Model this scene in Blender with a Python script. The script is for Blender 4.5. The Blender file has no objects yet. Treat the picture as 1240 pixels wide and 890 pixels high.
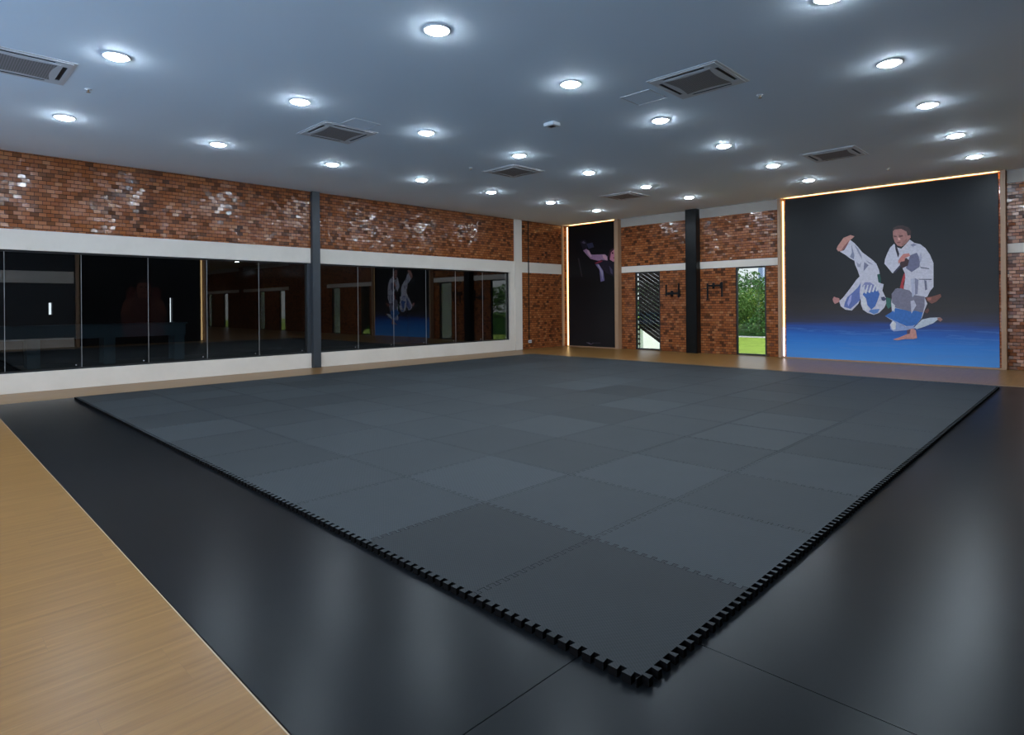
import bpy, bmesh, math, random
from mathutils import Vector, Matrix
random.seed(7)
S = bpy.context.scene
COL = S.collection
R = math.radians

# ------------------------------------------------------------------ render look
S.view_settings.view_transform = 'Standard'
S.view_settings.look = 'None'
S.view_settings.gamma = 1.0
S.view_settings.exposure = 0.0
S.view_settings.use_curve_mapping = False
S.cycles.max_bounces = 10
S.cycles.diffuse_bounces = 6
S.cycles.glossy_bounces = 5
S.cycles.transmission_bounces = 6
S.cycles.transparent_max_bounces = 12
S.cycles.sample_clamp_indirect = 6.0
S.cycles.caustics_reflective = True
S.cycles.caustics_refractive = False
S.cycles.blur_glossy = 1.0

# ------------------------------------------------------------------ measures (metres)
XA = -12.37      # glazed wall face
YB = 14.633      # mural wall face
HC = 4.254       # ceiling
XE = 34.0        # far end of the hall
YS = -5.2        # wall behind the camera
XP = 2.30        # partition beside the camera

# ------------------------------------------------------------------ material helpers
def lin(c):
    f = lambda v: v / 12.92 if v <= .04045 else ((v + .055) / 1.055) ** 2.4
    return tuple(f(v / 255.0) for v in c) + (1.0,)

class NT:
    def __init__(s, name):
        s.m = bpy.data.materials.new(name); s.m.use_nodes = True
        s.t = s.m.node_tree; s.t.nodes.clear()
        s.out = s.t.nodes.new('ShaderNodeOutputMaterial')
    def n(s, typ, **kw):
        nd = s.t.nodes.new(typ)
        for k, v in kw.items():
            if k.startswith('i_'):
                nd.inputs[k[2:].replace('_', ' ')].default_value = v
            else: setattr(nd, k, v)
        return nd
    def l(s, a, b): s.t.links.new(a, b)
    def v(s, x, sock):
        if hasattr(x, 'is_linked') or hasattr(x, 'node'): s.l(x, sock)
        else: sock.default_value = x
    def math(s, op, a, b=0.0, c=None):
        nd = s.t.nodes.new('ShaderNodeMath'); nd.operation = op
        s.v(a, nd.inputs[0]); s.v(b, nd.inputs[1])
        if c is not None: s.v(c, nd.inputs[2])
        return nd.outputs[0]
    def vmath(s, op, a, b=None, scale=None):
        nd = s.t.nodes.new('ShaderNodeVectorMath'); nd.operation = op
        s.v(a, nd.inputs[0])
        if b is not None: s.v(b, nd.inputs[1])
        if scale is not None: s.v(scale, nd.inputs['Scale'])
        return nd.outputs[0]
    def comb(s, x, y, z):
        nd = s.t.nodes.new('ShaderNodeCombineXYZ')
        for i, q in enumerate((x, y, z)): s.v(q, nd.inputs[i])
        return nd.outputs[0]
    def mix(s, fac, a, b, blend='MIX'):
        nd = s.t.nodes.new('ShaderNodeMix'); nd.data_type = 'RGBA'; nd.blend_type = blend
        s.v(fac, nd.inputs[0]); s.v(a, nd.inputs[6]); s.v(b, nd.inputs[7])
        return nd.outputs[2]
    def ramp(s, fac, stops, interp='LINEAR'):
        nd = s.t.nodes.new('ShaderNodeValToRGB'); nd.color_ramp.interpolation = interp
        cr = nd.color_ramp
        while len(cr.elements) < len(stops): cr.elements.new(0.5)
        for e, (p, c) in zip(cr.elements, stops): e.position = p; e.color = c
        s.l(fac, nd.inputs[0]); return nd.outputs[0]
    def noise(s, vec, scale, detail=3.0, rough=.5):
        nd = s.t.nodes.new('ShaderNodeTexNoise')
        nd.inputs['Scale'].default_value = scale; nd.inputs['Detail'].default_value = detail; nd.inputs['Roughness'].default_value = rough
        if vec is not None: s.l(vec, nd.inputs['Vector'])
        return nd.outputs['Fac']
    def pos(s):
        return s.n('ShaderNodeNewGeometry').outputs['Position']
    def sep(s, vec):
        nd = s.t.nodes.new('ShaderNodeSeparateXYZ'); s.l(vec, nd.inputs[0]); return nd.outputs
    def bsdf(s, color, rough=.5, spec=.5, metal=0.0, normal=None, coat=0.0):
        p = s.t.nodes.new('ShaderNodeBsdfPrincipled')
        s.v(color, p.inputs['Base Color']); s.v(rough, p.inputs['Roughness'])
        s.v(spec, p.inputs['Specular IOR Level']); s.v(metal, p.inputs['Metallic'])
        if normal is not None: s.l(normal, p.inputs['Normal'])
        s.l(p.outputs[0], s.out.inputs[0]); return p
    def bump(s, h, strength=.3, dist=.002):
        nd = s.t.nodes.new('ShaderNodeBump'); nd.inputs['Strength'].default_value = strength
        nd.inputs['Distance'].default_value = dist; s.l(h, nd.inputs['Height']); return nd.outputs[0]

def plain(name, col, rough=.5, spec=.5, metal=0.0, vary=.06, scale=6.0):
    t = NT(name); p = t.pos()
    f = t.noise(p, scale, 4)
    c = t.mix(f, tuple(x * (1 - vary * 2) for x in col[:3]) + (1,), tuple(min(1, x * (1 + vary * 2)) for x in col[:3]) + (1,))
    t.bsdf(c, rough, spec, metal); return t.m

def emit(name, col, strength):
    t = NT(name); e = t.n('ShaderNodeEmission'); e.inputs[0].default_value = col; e.inputs[1].default_value = strength
    t.l(e.outputs[0], t.out.inputs[0]); return t.m

def brick_mat():
    t = NT('glazed_brick'); pos = t.pos(); X, Y, Z = t.sep(pos)
    s = t.math('ADD', X, Y); s = t.math('ADD', s, 100.0)
    H, PER = .073, .236
    row = t.math('FLOOR', t.math('DIVIDE', Z, H))
    fz = t.math('FRACT', t.math('DIVIDE', Z, H))
    odd = t.math('MODULO', t.math('ADD', row, 40.0), 2.0)
    sp = t.math('ADD', t.math('DIVIDE', s, PER), t.math('MULTIPLY', odd, .25))
    col = t.math('FLOOR', sp); fs = t.math('FRACT', sp)
    head = t.math('GREATER_THAN', fs, 0.5)
    # distance to the joints
    m = .011
    d1 = t.math('MULTIPLY', fs, PER); d2 = t.math('ABSOLUTE', t.math('SUBTRACT', t.math('MULTIPLY', fs, PER), 0.5 * PER))
    d3 = t.math('MULTIPLY', t.math('SUBTRACT', 1.0, fs), PER)
    dv = t.math('MINIMUM', d1, t.math('MINIMUM', d2, d3))
    dh = t.math('MULTIPLY', t.math('MINIMUM', fz, t.math('SUBTRACT', 1.0, fz)), H)
    d = t.math('MINIMUM', t.math('MULTIPLY', dv, 1.6), dh)
    mort = t.math('LESS_THAN', d, m * .5)
    wn = t.n('ShaderNodeTexWhiteNoise', noise_dimensions='3D')
    t.l(t.comb(t.math('ADD', t.math('MULTIPLY', col, 2.0), head), row, 3.3), wn.inputs['Vector'])
    r, rc = wn.outputs['Value'], wn.outputs['Color']
    base = t.ramp(r, [(0, (.034, .018, .013, 1)), (.04, (.05, .022, .014, 1)), (.09, (.22, .062, .020, 1)), (.5, (.32, .094, .027, 1)), (.85, (.39, .125, .037, 1)), (1, (.44, .17, .06, 1))])
    wn2 = t.n('ShaderNodeTexWhiteNoise', noise_dimensions='3D')
    t.l(t.comb(col, row, t.math('ADD', head, 9.7)), wn2.inputs['Vector'])
    dark = t.math('MULTIPLY', t.math('LESS_THAN', wn2.outputs['Value'], .13), .72)
    base = t.mix(dark, base, (.028, .015, .011, 1))
    nz = t.noise(pos, 30, 4); base = t.mix(t.math('MULTIPLY', nz, .4), base, (.20, .062, .022, 1))
    big = t.noise(pos, .7, 2); base = t.mix(t.math('MULTIPLY', t.math('SUBTRACT', big, .35), .8), base, (.38, .13, .04, 1))
    c = t.mix(mort, base, (.035, .020, .014, 1))
    r1, r2, r3 = t.sep(rc)
    nrm = t.n('ShaderNodeNewGeometry').outputs['Normal']
    jit = t.vmath('SCALE', t.vmath('SUBTRACT', rc, (.5, .5, .5)), scale=.10)
    wob = t.n('ShaderNodeTexNoise'); wob.inputs['Scale'].default_value = 14; t.l(pos, wob.inputs['Vector'])
    jit2 = t.vmath('SCALE', t.vmath('SUBTRACT', wob.outputs['Color'], (.5, .5, .5)), scale=.05)
    N = t.vmath('NORMALIZE', t.vmath('ADD', nrm, t.vmath('ADD', jit, jit2)))
    rough = t.math('ADD', .11, t.math('MULTIPLY', r2, .16)); rough = t.math('MAXIMUM', rough, t.math('MULTIPLY', mort, .9))
    spec = t.math('MULTIPLY', t.math('SUBTRACT', 1.0, mort), t.math('ADD', .18, t.math('MULTIPLY', r1, .45)))
    t.bsdf(c, rough, spec, 0.0, N); return t.m

def wood_mat(name, w=.165, L=1.25, tone=1.0, rough=.3, axis='Y'):
    t = NT(name); pos = t.pos(); X, Y, Z = t.sep(pos)
    if axis == 'Z': a, b = t.math('ADD', X, Y), Z
    elif axis == 'X': a, b = Y, X
    else: a, b = X, Y
    ca = t.math('FLOOR', t.math('DIVIDE', t.math('ADD', a, 50.0), w)); fa = t.math('FRACT', t.math('DIVIDE', t.math('ADD', a, 50.0), w))
    wn0 = t.n('ShaderNodeTexWhiteNoise', noise_dimensions='1D'); t.l(ca, wn0.inputs['W'])
    bb = t.math('ADD', t.math('DIVIDE', t.math('ADD', b, 50.0), L), wn0.outputs['Value'])
    cb = t.math('FLOOR', bb); fb = t.math('FRACT', bb)
    wn = t.n('ShaderNodeTexWhiteNoise', noise_dimensions='3D'); t.l(t.comb(ca, cb, .5), wn.inputs['Vector'])
    r = wn.outputs['Value']
    g = t.comb(t.math('MULTIPLY', a, 26.0), t.math('ADD', t.math('MULTIPLY', b, 1.6), t.math('MULTIPLY', r, 37.0)), t.math('MULTIPLY', r, 11.0))
    n1 = t.noise(g, 1.0, 5, .6)
    g2 = t.comb(t.math('MULTIPLY', a, 90.0), t.math('MULTIPLY', b, 4.0), r); n2 = t.noise(g2, 1.0, 3)
    k = tone
    c = t.ramp(n1, [(.30, (.188 * k, .090 * k, .0235 * k, 1)), (.5, (.255 * k, .128 * k, .036 * k, 1)), (.68, (.315 * k, .164 * k, .050 * k, 1))])
    c = t.mix(t.math('MULTIPLY', r, .35), c, (.235 * k, .118 * k, .034 * k, 1))
    c = t.mix(t.math('MULTIPLY', n2, .45), c, (.175 * k, .086 * k, .025 * k, 1))
    seam = t.math('LESS_THAN', t.math('MINIMUM', t.math('MULTIPLY', t.math('MINIMUM', fa, t.math('SUBTRACT', 1.0, fa)), w), t.math('MULTIPLY', fb, L)), .0011)
    c = t.mix(t.math('MULTIPLY', seam, .55), c, (.12, .07, .035, 1))
    t.bsdf(c, rough, .27, 0.0, None); return t.m

def concrete_mat(name, k=.74):
    t = NT(name); pos = t.pos()
    n1 = t.noise(pos, 1.6, 6, .65); n2 = t.noise(pos, 9.0, 5, .6)
    c = t.ramp(n1, [(.3, (k * 1.10, k * .98, k * .86, 1)), (.7, (k * 1.22, k * 1.09, k * .97, 1))])
    c = t.mix(t.math('MULTIPLY', n2, .25), c, (k * 1.05, k * .95, k * .82, 1))
    t.bsdf(c, .6, .35, 0, t.bump(n2, .12, .003)); return t.m

def rubber_floor_mat():
    t = NT('black_vinyl_floor'); pos = t.pos()
    n1 = t.noise(pos, 1.2, 4); n2 = t.noise(pos, 9.0, 5, .6)
    c = t.mix(n1, (.0040, .0050, .0062, 1), (.0065, .0078, .0095, 1))
    r = t.math('ADD', .27, t.math('MULTIPLY', n1, .03))
    vo = t.n('ShaderNodeTexVoronoi'); vo.inputs['Scale'].default_value = 160; t.l(pos, vo.inputs['Vector'])
    t.bsdf(c, r, .105); return t.m

def mat_top_mat():
    t = NT('charcoal_foam'); pos = t.pos(); X, Y, Z = t.sep(pos)
    at = t.n('ShaderNodeAttribute', attribute_type='OBJECT', attribute_name='tone')
    an = t.n('ShaderNodeAttribute', attribute_type='OBJECT', attribute_name='turn')
    tone = at.outputs['Fac']; turn = an.outputs['Fac']
    n1 = t.noise(pos, 2.2, 5, .6); n2 = t.noise(pos, 14.0, 4)
    c = t.mix(n1, (.027, .0325, .037, 1), (.037, .0435, .049, 1))
    c = t.mix(t.math('MULTIPLY', n2, .25), c, (.027, .032, .037, 1))
    c = t.vmath('SCALE', c, scale=tone)
    # fine embossed ribs, direction set tile by tile
    d1 = t.math('ADD', t.math('MULTIPLY', X, .55), t.math('MULTIPLY', Y, .83)); d2 = t.math('SUBTRACT', t.math('MULTIPLY', X, .83), t.math('MULTIPLY', Y, .55))
    u = t.math('ADD', t.math('MULTIPLY', d1, t.math('SUBTRACT', 1.0, turn)), t.math('MULTIPLY', d2, turn))
    w = t.math('ADD', t.math('MULTIPLY', d2, t.math('SUBTRACT', 1.0, turn)), t.math('MULTIPLY', d1, turn))
    rib = t.math('SINE', t.math('MULTIPLY', u, 520.0))
    rib = t.math('ADD', rib, t.math('MULTIPLY', t.math('SINE', t.math('MULTIPLY', w, 260.0)), .35))
    rib = t.math('ADD', t.math('MULTIPLY', rib, .5), .5)
    c2 = t.vmath('SCALE', c, scale=t.math('ADD', .78, t.math('MULTIPLY', rib, .44)))
    t.bsdf(c2, .58, .17, 0, t.bump(rib, .25, .001)); return t.m

def glass_mat(name, tint, ior=1.55, gain=1.0):
    t = NT(name)
    tr = t.n('ShaderNodeBsdfTransparent'); tr.inputs[0].default_value = tint
    gl = t.n('ShaderNodeBsdfGlossy'); gl.inputs['Roughness'].default_value = 0.0; gl.inputs[0].default_value = (gain, gain, gain, 1)
    fr = t.n('ShaderNodeFresnel'); fr.inputs[0].default_value = ior
    geo = t.n('ShaderNodeNewGeometry')
    mx = t.n('ShaderNodeMixShader'); t.l(fr.outputs[0], mx.inputs[0]); t.l(tr.outputs[0], mx.inputs[1]); t.l(gl.outputs[0], mx.inputs[2])
    # only the outer faces mirror; the inside of the pane lets light through
    mx2 = t.n('ShaderNodeMixShader'); tr2 = t.n('ShaderNodeBsdfTransparent')
    t.l(geo.outputs['Backfacing'], mx2.inputs[0]); t.l(mx.outputs[0], mx2.inputs[1]); t.l(tr2.outputs[0], mx2.inputs[2])
    t.l(mx2.outputs[0], t.out.inputs[0]); return t.m

def print_mat(name, blue):
    # a printed banner: black studio backdrop, on the tall one a blue mat at the foot
    t = NT(name); pos = t.pos(); X, Y, Z = t.sep(pos)
    st = t.noise(t.comb(t.math('MULTIPLY', X, .55), 0.0, t.math('MULTIPLY', Z, 9.0)), 1.0, 4, .55)
    if blue:
        zz = t.math('ADD', Z, t.math('MULTIPLY', t.math('SUBTRACT', st, .5), .35))
        c = t.ramp(t.math('DIVIDE', zz, 4.3), [(0, lin((84, 150, 222))), (.10, lin((58, 130, 212))), (.16, lin((46, 100, 184))), (.205, lin((50, 76, 142))), (.235, lin((60, 60, 78))), (.30, lin((56, 52, 52))), (.42, lin((38, 37, 39))), (.7, lin((24, 25, 28))), (1, lin((17, 18, 21)))])
        c = t.mix(t.math('MULTIPLY', t.math('MULTIPLY', t.math('GREATER_THAN', st, .56), t.math('LESS_THAN', Z, .82)), .35), c, lin((90, 140, 210)))
    else:
        c = t.ramp(t.math('DIVIDE', Z, 4.3), [(0, lin((34, 32, 35))), (.5, lin((18, 16, 18))), (.8, lin((13, 13, 18))), (1, lin((12, 11, 12)))])
    t.bsdf(c, .38, .22); return t.m

def flat_print(name, rgb, gain=1.3):
    t = NT(name); pos = t.pos(); n = t.noise(pos, 17.0, 6, .65)
    c = lin(rgb); c = tuple(min(.9, x * gain * w_) for x, w_ in zip(c[:3], (1.12, 1.0, .88)))
    cc = t.mix(n, tuple(x * .55 for x in c) + (1,), tuple(min(.95, x * 1.30) for x in c) + (1,))
    t.bsdf(cc, .4, .25); return t.m

M = {}
M['brick'] = brick_mat()
M['wood'] = wood_mat('oak_plank_floor', tone=1.0, rough=.31)
M['wood_frame'] = plain('pale_oak_frame', (.40, .245, .15), .45, .4, vary=.05, scale=9)
M['concrete'] = concrete_mat('pale_plaster', .64)
M['grey_concrete'] = concrete_mat('grey_concrete', .36)
M['ceiling'] = plain('cool_white_ceiling_paint', (.82, .91, .98), .75, .2, vary=.008, scale=.6)
M['vinyl'] = rubber_floor_mat()
M['foam'] = mat_top_mat()
M['foam_side'] = plain('black_foam_edge', (.0035, .0035, .004), .9, .04)
M['steel_black'] = plain('black_painted_steel', (.004, .0045, .005), .3, .25)
M['steel_grey'] = plain('dark_grey_painted_steel', (.040, .046, .055), .42, .5)
M['frame_black'] = plain('black_aluminium', (.012, .012, .013), .4, .5)
M['alu'] = plain('oak_edge_strip', (.42, .30, .19), .4, .5)
M['silicone'] = plain('pale_silicone_joint', (.30, .30, .30), .5, .4)
M['glass'] = glass_mat('dark_tinted_glass', (.30, .33, .34, 1), 1.95)
M['clear'] = glass_mat('grey_solar_glass', (.29, .305, .30, 1), 1.45)
M['white'] = plain('white_plastic', (.72, .73, .74), .45, .4, vary=.02)
M['ac_white'] = plain('cassette_plastic', (.66, .66, .66), .5, .4, vary=.02)
M['slot'] = plain('dark_slot', (.012, .012, .014), .5, .3)
M['lamp'] = emit('downlight_diffuser', (.74, .88, 1.0, 1), 265.0)
M['led'] = emit('warm_led', (1.0, .70, .33, 1), 3.2)
M['led_dim'] = emit('dim_warm_led', (1.0, .70, .33, 1), 1.4)
M['led_bright'] = emit('bright_warm_led', (1.0, .60, .22, 1), 32.0)
M['led_cool'] = emit('cool_led', (.95, .88, .95, 1), 3.0)
M['inner'] = plain('dark_room_paint', (.06, .06, .065), .8, .2)
M['inner_floor'] = plain('dark_room_floor', (.10, .085, .07), .5, .4)
M['teal'] = plain('blue_grey_laminate', (.20, .34, .42), .5, .4)
M['print_blue'] = print_mat('judo_print', True)
M['print_black'] = print_mat('kick_print', False)
M['grass'] = plain('lawn_grass', (.26, .36, .055), .9, .1, vary=.25, scale=.8)
M['leaf_a'] = plain('leaf_mid_green', (.135, .25, .06), .7, .2, vary=.3, scale=1.2)
M['leaf_b'] = plain('leaf_yellow_green', (.26, .36, .07), .7, .2, vary=.3, scale=1.2)
M['leaf_c'] = plain('leaf_deep_green', (.085, .19, .055), .7, .2, vary=.3, scale=1.2)
M['bark'] = plain('tree_bark', (.12, .085, .06), .9, .1, vary=.2)
M['reflector'] = plain('blue_reflector_ground', (.22, .42, .66), .8, .2, vary=.03)  # for the unseen ground added to bounce blue light indoors
M['path'] = plain('pale_path', (.55, .53, .50), .8, .2)
M['tower'] = plain('blue_glass_tower', (.20, .30, .48), .3, .5)
M['whitewall'] = plain('white_render', (.80, .81, .83), .8, .2, vary=.02)
M['louvre'] = plain('dark_louvre', (.016, .018, .022), .5, .4)
M['cable'] = plain('black_cable', (.01, .01, .01), .5, .3)

# ------------------------------------------------------------------ mesh helpers
class MB:
    def __init__(s): s.bm = bmesh.new()
    def box(s, x0, x1, y0, y1, z0, z1, mi=0):
        vs = [s.bm.verts.new(p) for p in [(x0, y0, z0), (x1, y0, z0), (x1, y1, z0), (x0, y1, z0), (x0, y0, z1), (x1, y0, z1), (x1, y1, z1), (x0, y1, z1)]]
        for f in [(0, 3, 2, 1), (4, 5, 6, 7), (0, 1, 5, 4), (1, 2, 6, 5), (2, 3, 7, 6), (3, 0, 4, 7)]:
            fc = s.bm.faces.new([vs[i] for i in f]); fc.material_index = mi
        return vs
    def prism(s, pts, z0, z1, mi=0, side=None, axis='Z'):
        # pts counter-clockwise (x,y) extruded along an axis
        def P(a, b, c): return (a, b, c) if axis == 'Z' else ((a, c, b) if axis == 'Y' else (c, a, b))
        lo = [s.bm.verts.new(P(x, y, z0)) for x, y in pts]; hi = [s.bm.verts.new(P(x, y, z1)) for x, y in pts]
        n = len(pts)
        f = s.bm.faces.new(hi); f.material_index = mi
        f = s.bm.faces.new(lo[::-1]); f.material_index = mi if side is None else side
        for i in range(n):
            j = (i + 1) % n; f = s.bm.faces.new((lo[i], lo[j], hi[j], hi[i])); f.material_index = mi if side is None else side
    def tube(s, path, r, seg=8, mi=0):
        path = [Vector(p) for p in path]; rings = []
        for i, p in enumerate(path):
            d = (path[min(i + 1, len(path) - 1)] - path[max(i - 1, 0)]).normalized()
            a = d.cross(Vector((0, 0, 1)));  a = a if a.length > 1e-3 else d.cross(Vector((1, 0, 0)))
            a.normalize(); b = d.cross(a)
            rr = r[i] if isinstance(r, (list, tuple)) else r
            rings.append([s.bm.verts.new(p + a * math.cos(t) * rr + b * math.sin(t) * rr) for t in [2 * math.pi * k / seg for k in range(seg)]])
        for q, w in zip(rings, rings[1:]):
            for k in range(seg): s.bm.faces.new((q[k], q[(k + 1) % seg], w[(k + 1) % seg], w[k])).material_index = mi
        s.bm.faces.new(rings[0][::-1]).material_index = mi; s.bm.faces.new(rings[-1]).material_index = mi
    def lathe(s, prof, seg=32, mi=0, c=(0, 0, 0)):
        rings = []
        for r, z in prof:
            rings.append([s.bm.verts.new((c[0] + r * math.cos(2 * math.pi * k / seg), c[1] + r * math.sin(2 * math.pi * k / seg), c[2] + z)) for k in range(seg)])
        for q, w in zip(rings, rings[1:]):
            for k in range(seg): s.bm.faces.new((q[k], q[(k + 1) % seg], w[(k + 1) % seg], w[k])).material_index = mi
        return rings
    def build(s, name, mats, parent=None, loc=None, smooth=False, bevel=0, normals=True):
        if normals: bmesh.ops.recalc_face_normals(s.bm, faces=s.bm.faces[:])
        me = bpy.data.meshes.new(name); s.bm.to_mesh(me); s.bm.free()
        for m in (mats if isinstance(mats, (list, tuple)) else [mats]): me.materials.append(M[m] if isinstance(m, str) else m)
        if smooth:
            for p in me.polygons: p.use_smooth = True
        o = bpy.data.objects.new(name, me); COL.objects.link(o)
        if parent: o.parent = parent
        if loc: o.location = loc
        if bevel:
            b = o.modifiers.new('bevel', 'BEVEL'); b.width = bevel; b.segments = 2; b.limit_method = 'ANGLE'
        return o

def tag(o, label=None, cat=None, group=None, kind=None):
    if label: o['label'] = label
    if cat: o['category'] = cat
    if group: o['group'] = group
    if kind: o['kind'] = kind
    return o
def empty(name, loc=(0, 0, 0), rz=0.0):
    o = bpy.data.objects.new(name, None); COL.objects.link(o); o.location = loc; o.rotation_euler.z = rz; o.empty_display_size = .1
    return o
def copy_tree(o, parent=None):
    c = o.copy(); COL.objects.link(c)
    if parent: c.parent = parent
    for ch in list(o.children): copy_tree(ch, c)
    return c
ORD = ['', 'first', 'second', 'third', 'fourth', 'fifth', 'sixth', 'seventh', 'eighth', 'ninth', 'tenth', 'eleventh', 'twelfth', 'thirteenth']
def struct(o, label, cat): return tag(o, label, cat, None, 'structure')

# ------------------------------------------------------------------ floor
BX0, BX1, BY0, BY1 = -11.0, 1.35, -1.07, 11.40      # the sunken black vinyl field
f = MB()
f.box(XA - .25, BX0, YS, YB + .25, -.12, 0); f.box(BX1, XP + .2, YS, YB + .25, -.12, 0); f.box(XP + .2, XE, 7.35, YB + .25, -.12, 0)
f.box(BX0, BX1, YS, BY0, -.12, 0); f.box(BX0, BX1, BY1, YB + .25, -.12, 0)
struct(f.build('floor', 'wood'), 'tan oak plank floorboards running round the black training area', 'floor')
f = MB(); g = .0022
for x0, x1 in ((BX0 + .012, -.31 - g), (-.31 + g, BX1 - .012)):
    for y0, y1 in ((BY0 + .012, .43 - g), (.43 + g, BY1 - .012)): f.box(x0, x1, y0, y1, -.12, -.004)
f.box(BX0 + .012, BX1 - .012, BY0 + .012, BY1 - .012, -.14, -.12)
struct(f.build('floor', 'vinyl'), 'black leather-grained vinyl floor around the foam mats', 'floor')
f = MB()
f.box(BX0, BX1, BY0 - .002, BY0 + .003, -.05, .0015); f.box(BX0, BX1, BY1 - .003, BY1 + .002, -.05, .0015)
f.box(BX0 - .002, BX0 + .003, BY0, BY1, -.05, .0015); f.box(BX1 - .003, BX1 + .002, BY0, BY1, -.05, .0015)
struct(f.build('trim_1', 'alu'), 'thin pale edge strip between boards and black floor', 'trim')

# ------------------------------------------------------------------ ceiling
c = MB(); c.box(XA - .25, XP + .2, YS - .2, YB + .25, HC, HC + .2); c.box(XP + .2, XE, 7.35, YB + .25, HC, HC + .2)
struct(c.build('ceiling', 'ceiling'), 'flat white painted ceiling with round downlights', 'ceiling')

# ------------------------------------------------------------------ mural wall (wall_back)
WIN = [(-9.51, -8.60), (-6.18, -5.32), (.27, 1.13), (3.22, 4.10), (9.84, 10.62), (12.80, 13.66), (19.05, 19.90), (22.32, 23.10), (28.6, 29.45), (31.95, 32.8)]
TH = .13
w = MB(); xs = XA - .25
for a, b in WIN:
    w.box(xs, a, YB, YB + TH, 0, 2.49); xs = b
w.box(xs, XE, YB, YB + TH, 0, 2.49)
w.box(XA - .25, XE, YB, YB + TH, 2.49, HC)
struct(w.build('wall_back', 'brick'), 'far brown glazed brick wall with tall slit windows', 'wall')
def runs(lo, hi, cuts):
    out = []; x = lo
    for a, b in cuts:
        if a > x: out.append((x, a))
        x = b
    if hi > x: out.append((x, hi))
    return out
cutB = [(XA, -10.02), (-7.6, -7.25), (-4.93, -.19), (4.6, 9.3), (16.2, 17.0)]
w = MB()
for a, b in runs(XA, XE, cutB): w.box(a, b, YB - .012, YB + .01, 2.49, 2.69)
struct(w.build('trim_2', 'concrete'), 'pale plaster band above the slit windows on the far wall', 'trim')
w = MB()
for a, b in runs(XA, XE, cutB): w.box(a, b, YB - .03, YB + .01, 3.985, HC)
struct(w.build('trim_3', 'grey_concrete'), 'grey concrete beam under the ceiling on the far wall', 'trim')
# black steel column on the mural wall
w = MB()
cx, d0 = -7.425, .24
for sx in (-1, 1):
    w.box(cx + sx * .175 - (.012 if sx > 0 else 0), cx + sx * .175 + (0 if sx > 0 else .012), YB - d0, YB - .002, 0, HC)
w.box(cx - .163, cx + .163, YB - .16, YB - .14, 0, HC)
w.box(cx - .175, cx + .175, YB - d0, YB - d0 + .014, 0, HC)
struct(w.build('trim_4', 'steel_black', bevel=.003), 'black steel column between the two slit windows', 'column')

def window(n, a, b, label):
    z0, z1 = 0.004, 2.488; y0, y1 = YB + .02, YB + .08; fw = .045
    r = empty('window_%d' % n, ((a + b) / 2, YB, 0)); struct(r, label, 'window')
    ox = (a + b) / 2
    m = MB()
    m.box(a + .002 - ox, a + fw - ox, .02, .08, z0, z1); m.box(b - fw - ox, b - .002 - ox, .02, .08, z0, z1)
    m.box(a + fw - ox, b - fw - ox, .02, .08, z0, z0 + fw); m.box(a + fw - ox, b - fw - ox, .02, .08, z1 - fw, z1)
    m.build('window_frame', 'frame_black', r)
    m = MB(); m.box(a + fw - ox, b - fw - ox, .046, .054, z0 + fw, z1 - fw); m.build('window_pane', 'clear', r)
names = ['tall slit window onto dark slanted louvres beside the tall dark banner', 'tall slit window onto the trees beside the judo mural']
for i, (a, b) in enumerate(WIN):
    window(i + 3, a, b, names[i] if i < 2 else 'tall slit window further along the far brick wall, %s beyond the judo mural' % ORD[i - 1])

# ------------------------------------------------------------------ glazed wall (wall_left)
XI = XA - .22
BAYS = [(-1.87, 4.87, 6), (5.16, 11.77, 6)]
ZS, ZT, ZB = .35, 2.525, 2.885
w = MB()
w.box(XI, XA, YS, -2.15, 0, HC)
w.box(XI, XA, -2.15, 12.31, ZB, HC)
w.box(XI, XA, 12.31, YB, 0, HC)
struct(w.build('wall_left', 'brick'), 'brown glazed brick wall above the long dark window', 'wall')
w = MB()
w.box(XI - .01, XA + .02, -2.15, 4.945, ZT, ZB); w.box(XI - .01, XA + .02, 5.16, 11.97, ZT, ZB)      # lintel beam
w.box(XI - .01, XA + .02, -2.15, 4.945, 0, ZS); w.box(XI - .01, XA + .02, 5.16, 11.97, 0, ZS)          # sill
w.box(XI - .01, XA + .02, 11.77, 11.97, ZS, ZT); w.box(XI - .01, XA + .02, -2.15, -1.87, ZS, ZT)
struct(w.build('trim_5', 'concrete', bevel=.004), 'pale plaster sill and lintel framing the long dark window', 'trim')
w = MB(); w.box(XI - .01, XA + .05, 11.97, 12.30, 0, HC)
struct(w.build('trim_6', 'concrete', bevel=.004), 'pale plaster pillar at the end of the long dark window', 'column')
w = MB(); w.box(XA - .05, XA + .012, 12.31, 14.36, 2.535, 2.88)
struct(w.build('trim_7', 'concrete'), 'pale plaster band across the corner brick panel', 'trim')
# dark steel column in the glazed wall
w = MB()
w.box(XA - .20, XA + .10, 4.955, 4.969, 0, HC); w.box(XA - .20, XA + .10, 5.136, 5.15, 0, HC); w.box(XA + .086, XA + .10, 4.969, 5.136, 0, HC)
w.box(XA - .2, XA - .19, 4.969, 5.136, 0, HC)
struct(w.build('trim_8', 'steel_grey', bevel=.003), 'dark grey steel column dividing the long dark window', 'column')

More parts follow.
